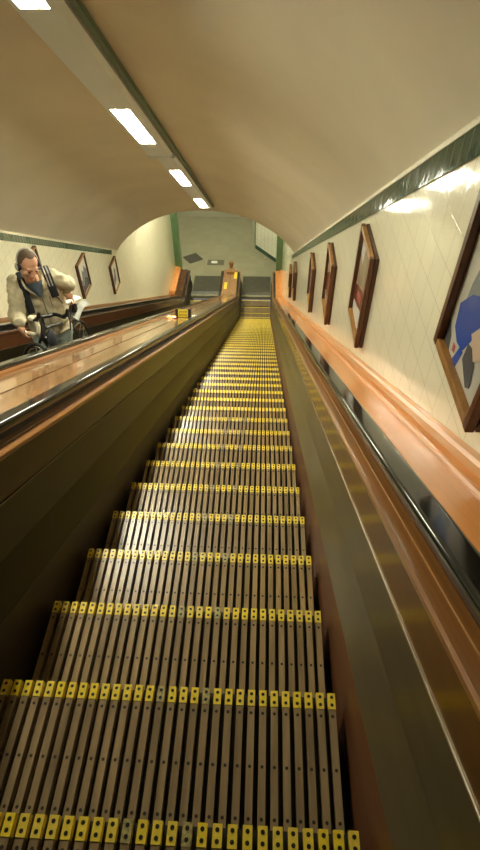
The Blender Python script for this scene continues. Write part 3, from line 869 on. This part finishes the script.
for sgn in (-1, 1):
    ball(body, hp(.011*sgn, .097, -.049), (.009, .010, .008), rot=HQ)
    ball(body, hp(.040*sgn, .066, -.032), (.024, .020, .024), rot=HQ)                # cheek
    ball(body, hp(.079*sgn, -.005, -.015), (.010, .020, .031), rot=HQ)               # ear
ball(body, hp(0, .086, -.073), (.024, .010, .006), rot=HQ); ball(body, hp(0, .084, -.083), (.021, .010, .006), rot=HQ)
limb(body, [(rsh, .052), (relb, .042), (rwr, .028)]); limb(body, [(lsh, .052), (lelb, .042), (lwr, .028)])
hand(body, rwr, rgrip, F1, -F1.cross(UP) if (-F1.cross(UP)).x < 0 else F1.cross(UP))
hand(body, lwr, lgrip, SX, UP)
limb(body, [(rhip, .085), (rknee, .06), (rank, .042)]); limb(body, [(lhip, .085), (lknee, .06), (lank, .042)])
bo = obj('body', body, skin, man)
mesh_eval(bo, [('REMESH', dict(mode='VOXEL', voxel_size=.0055)), ('SMOOTH', dict(factor=.5, iterations=2))])
for sgn in (-1, 1):
    e = thing_eye = bmesh.new(); ball(e, hp(.031*sgn, .083, -.009), (.012, .007, .0035), rot=HQ, mi=0); ball(e, hp(.031*sgn, .0875, -.0105), (.005, .004, .003), rot=HQ, mi=1)
    obj('eye', e, [hair_m, screw], man, True)
m_ = bmesh.new(); tube(m_, [hp(-.024, .089, -.079), hp(0, .097, -.077), hp(.024, .089, -.079)], .003, 6); obj('mouth', m_, p_red, man, True)
# hair: close-cropped shell over the back and top of the skull
h_ = bmesh.new()
vs = ball(h_, hp(0, -.015, .022), (.0805, .101, .096), rot=HQ, seg=72, rings=48)
kill = []
for v in h_.verts:
    q = v.co-headc; x, y, z = q.dot(hx), q.dot(look), q.dot(hz)
    if z < -.02+max(0, y+.03)*1.25 or (y > .02 and z < .10): kill.append(v)
bmesh.ops.delete(h_, geom=kill, context='VERTS')
bmesh.ops.solidify(h_, geom=h_.faces[:], thickness=.006)
obj('hair', h_, hair_m, man, True)
# clothing
j_ = bmesh.new()
sec(j_, [(chest+Vector((0, 0, .165)), .10, .085), (chest+Vector((0, 0, .11)), .185, .125), (chest+Vector((0, 0, .02)), .205, .15), (waist+Vector((0, 0, .03)), .185, .145), (waist-Vector((0, 0, .07)), .185, .15), (pelv-Vector((0, 0, -.02)), .20, .155)], 24)
limb(j_, [(rsh+Vector((0, 0, -.02)), .088), (rsh.lerp(relb, .5), .076), (relb, .070), (relb.lerp(rwr, .5), .06), (rwr, .046)])
limb(j_, [(lsh+Vector((0, 0, -.02)), .088), (lsh.lerp(lelb, .5), .076), (lelb, .070), (lelb.lerp(lwr, .5), .06), (lwr, .046)])
jo = obj('jacket', j_, jacket_m, man)
tx = bpy.data.textures.new('folds', 'CLOUDS'); tx.noise_scale = .07
mesh_eval(jo, [('REMESH', dict(mode='VOXEL', voxel_size=.012)), ('SMOOTH', dict(factor=.5, iterations=4)),
               ('DISPLACE', dict(texture=tx, strength=.055, mid_level=.5)), ('SMOOTH', dict(factor=.5, iterations=1))])
def front(u, v, off=.0):
    """point on the jacket front: u along RD in metres, v from chest top (0) to hem (1)"""
    top = chest+Vector((0, 0, .12)); c = top.lerp(pelv, v)
    b = .128+.03*min(1, v*2.2); a = .2
    return c+RD*u+FW*(b*math.sqrt(max(.05, 1-(u/a)**2))+off)
def strip(name, pts, wd, m, parent, th=.008):
    """flat strap along points lying on the jacket"""
    bm = bmesh.new(); tube(bm, pts, [(wd, th)]*len(pts), 8); return obj(name, bm, m, parent, True)
cz_ = [front(.012, v, .012) for v in (.10, .25, .4, .55, .7, .85, .97)]
bm = bmesh.new(); tube(bm, cz_, .0055, 6); obj('zip', bm, jacket_d, jo, True)
bm = bmesh.new(); tube(bm, [front(.075, v, .010) for v in (.22, .3, .38)], .005, 6); obj('pocket_zip', bm, jacket_d, jo, True)
# blue T-shirt in the open collar
bm = bmesh.new(); rows = []
for i in range(7):
    t = i/6; w_ = .070*(1-t)**.8+.004
    c0 = (neck+FW*.060+Vector((0, 0, .0))).lerp(front(.008, .21, .026), t)
    rows.append([bm.verts.new(c0+RD*w_*u+FW*(.020*(1-u*u)*(1-t*.6))-FW*.012*abs(u)) for u in (-1, -.6, -.2, .2, .6, 1)])
for a, b in zip(rows, rows[1:]):
    for j in range(5): bm.faces.new((a[j], a[j+1], b[j+1], b[j]))
bmesh.ops.solidify(bm, geom=bm.faces[:], thickness=.01)
obj('tshirt', bm, shirt_m, man, True)
for sgn in (-1, 1):
    bm = bmesh.new()
    a = neck+RD*.085*sgn-FW*.0+Vector((0, 0, .02)); b = neck+RD*.075*sgn+FW*.08+Vector((0, 0, -.03)); c_ = front(.03*sgn+.008, .13, .016); d_ = front(.10*sgn, .05, .02)
    vs = [bm.verts.new(p) for p in (a, b, c_, d_)]; bm.faces.new(vs)
    bmesh.ops.subdivide_edges(bm, edges=bm.edges[:], cuts=3, use_grid_fill=True)
    bmesh.ops.solidify(bm, geom=bm.faces[:], thickness=.012)
    tag(obj('collar_flap', bm, lining if sgn < 0 else jacket_m, jo, True), 'open jacket collar')
t_ = bmesh.new()
sec(t_, [(pelv+Vector((0, 0, .09)), .165, .12), (pelv-Vector((0, 0, .06)), .175, .13)])
limb(t_, [(rhip, .105), (rknee, .078), (rank, .062)]); limb(t_, [(lhip, .105), (lknee, .078), (lank, .062)])
tr = obj('jeans', t_, jeans_m, man)
mesh_eval(tr, [('REMESH', dict(mode='VOXEL', voxel_size=.012)), ('SMOOTH', dict(factor=.5, iterations=3))])
for p in (rank, lank):
    bm = bmesh.new(); c0 = Vector((p.x, p.y, ZF))
    tube(bm, [c0-FW*.08+Vector((0, 0, .055)), c0+Vector((0, 0, .05)), c0+FW*.10+Vector((0, 0, .04)), c0+FW*.17+Vector((0, 0, .03))], [(.042, .052), (.044, .048), (.048, .038), (.03, .026)], 12)
    obj('shoe', bm, shoe_m, man, True)
# headphones
hpn = thing('headphones', 'silver headphones worn on the head of the man', 'headphones', headc)
bm = bmesh.new(); tube(bm, [hp(.094*math.cos(a), -.005-.085*math.sin(a), .01+.082*math.sin(a)) for a in [PI*i/18 for i in range(19)]], [(.007, .005)]*19, 8); tag(obj('band', bm, silver, hpn, True), 'silver band')
for sgn in (-1, 1):
    bm = bmesh.new(); tube(bm, [hp(.072*sgn, -.004, -.014), hp(.085*sgn, -.004, -.014), hp(.098*sgn, -.004, -.014)], [.030, .035, .031], 18); c_ = obj('ear_cup', bm, strap_m, hpn, True)
    bm = bmesh.new(); tube(bm, [hp(.097*sgn, -.004, -.014), hp(.104*sgn, -.004, -.014)], [.029, .024], 18); obj('cup_cover', bm, silver, c_, True)
# rucksack
bp = thing('backpack', 'black backpack with grey striped straps on the back of the man', 'backpack', chest-FW*.2)
bm = bmesh.new(); ball(bm, chest-FW*.22+Vector((0, 0, -.06)), (.15, .12, .22)); obj('bag', bm, strap_m, bp, True)
def over(u):
    return [chest+RD*u*1.0-FW*.13+Vector((0, 0, .14)), chest+RD*u+Vector((0, 0, .215)), chest+RD*u*1.02+FW*.10+Vector((0, 0, .19)), front(u*1.06, .06, .036), front(u*1.1, .25, .030), front(u*1.12, .42, .024)]
strip('strap', [p+FW*.012 for p in over(-.105)], .032, strap_m, bp)
s2 = strip('strap', over(.115)[:5], .034, strap_m, bp)
for off in (-.016, .010):
    strip('strap_stripe', [p+RD*off+(FW+Vector((0, 0, 1)))*.007 for p in over(.115)[:4]], .006, strap_g, s2, .004)
strip('strap_end', [front(.125, .24, .02), front(.15, .32, .03), front(.165, .42, .03)], .008, strap_m, bp, .004)

# ------------------------------------------------------------------ camera, world, view
R = Matrix(((0.99898419, -0.0252969, 0.03729155), (0.04410392, 0.71863439, -0.69398808), (-0.00924325, 0.69492783, 0.71902008)))
cd = bpy.data.cameras.new('camera'); co = bpy.data.objects.new('camera', cd); COL.objects.link(co)
co.matrix_world = Matrix.Translation((0, 0, CAMZ)) @ R.to_4x4()
cd.sensor_fit = 'VERTICAL'; cd.sensor_height = 36.; cd.sensor_width = 36.*480/850; cd.lens = 535/850*36.
cd.clip_start = .05; cd.clip_end = 200
SC.camera = co
w = bpy.data.worlds.new('world'); SC.world = w; w.use_nodes = True
w.node_tree.nodes['Background'].inputs['Color'].default_value = (.02, .018, .014, 1)
w.node_tree.nodes['Background'].inputs['Strength'].default_value = 1.
SC.view_settings.view_transform = 'Standard'; SC.view_settings.look = 'None'
SC.view_settings.exposure = 3.12; SC.view_settings.gamma = 1.; SC.view_settings.use_curve_mapping = False
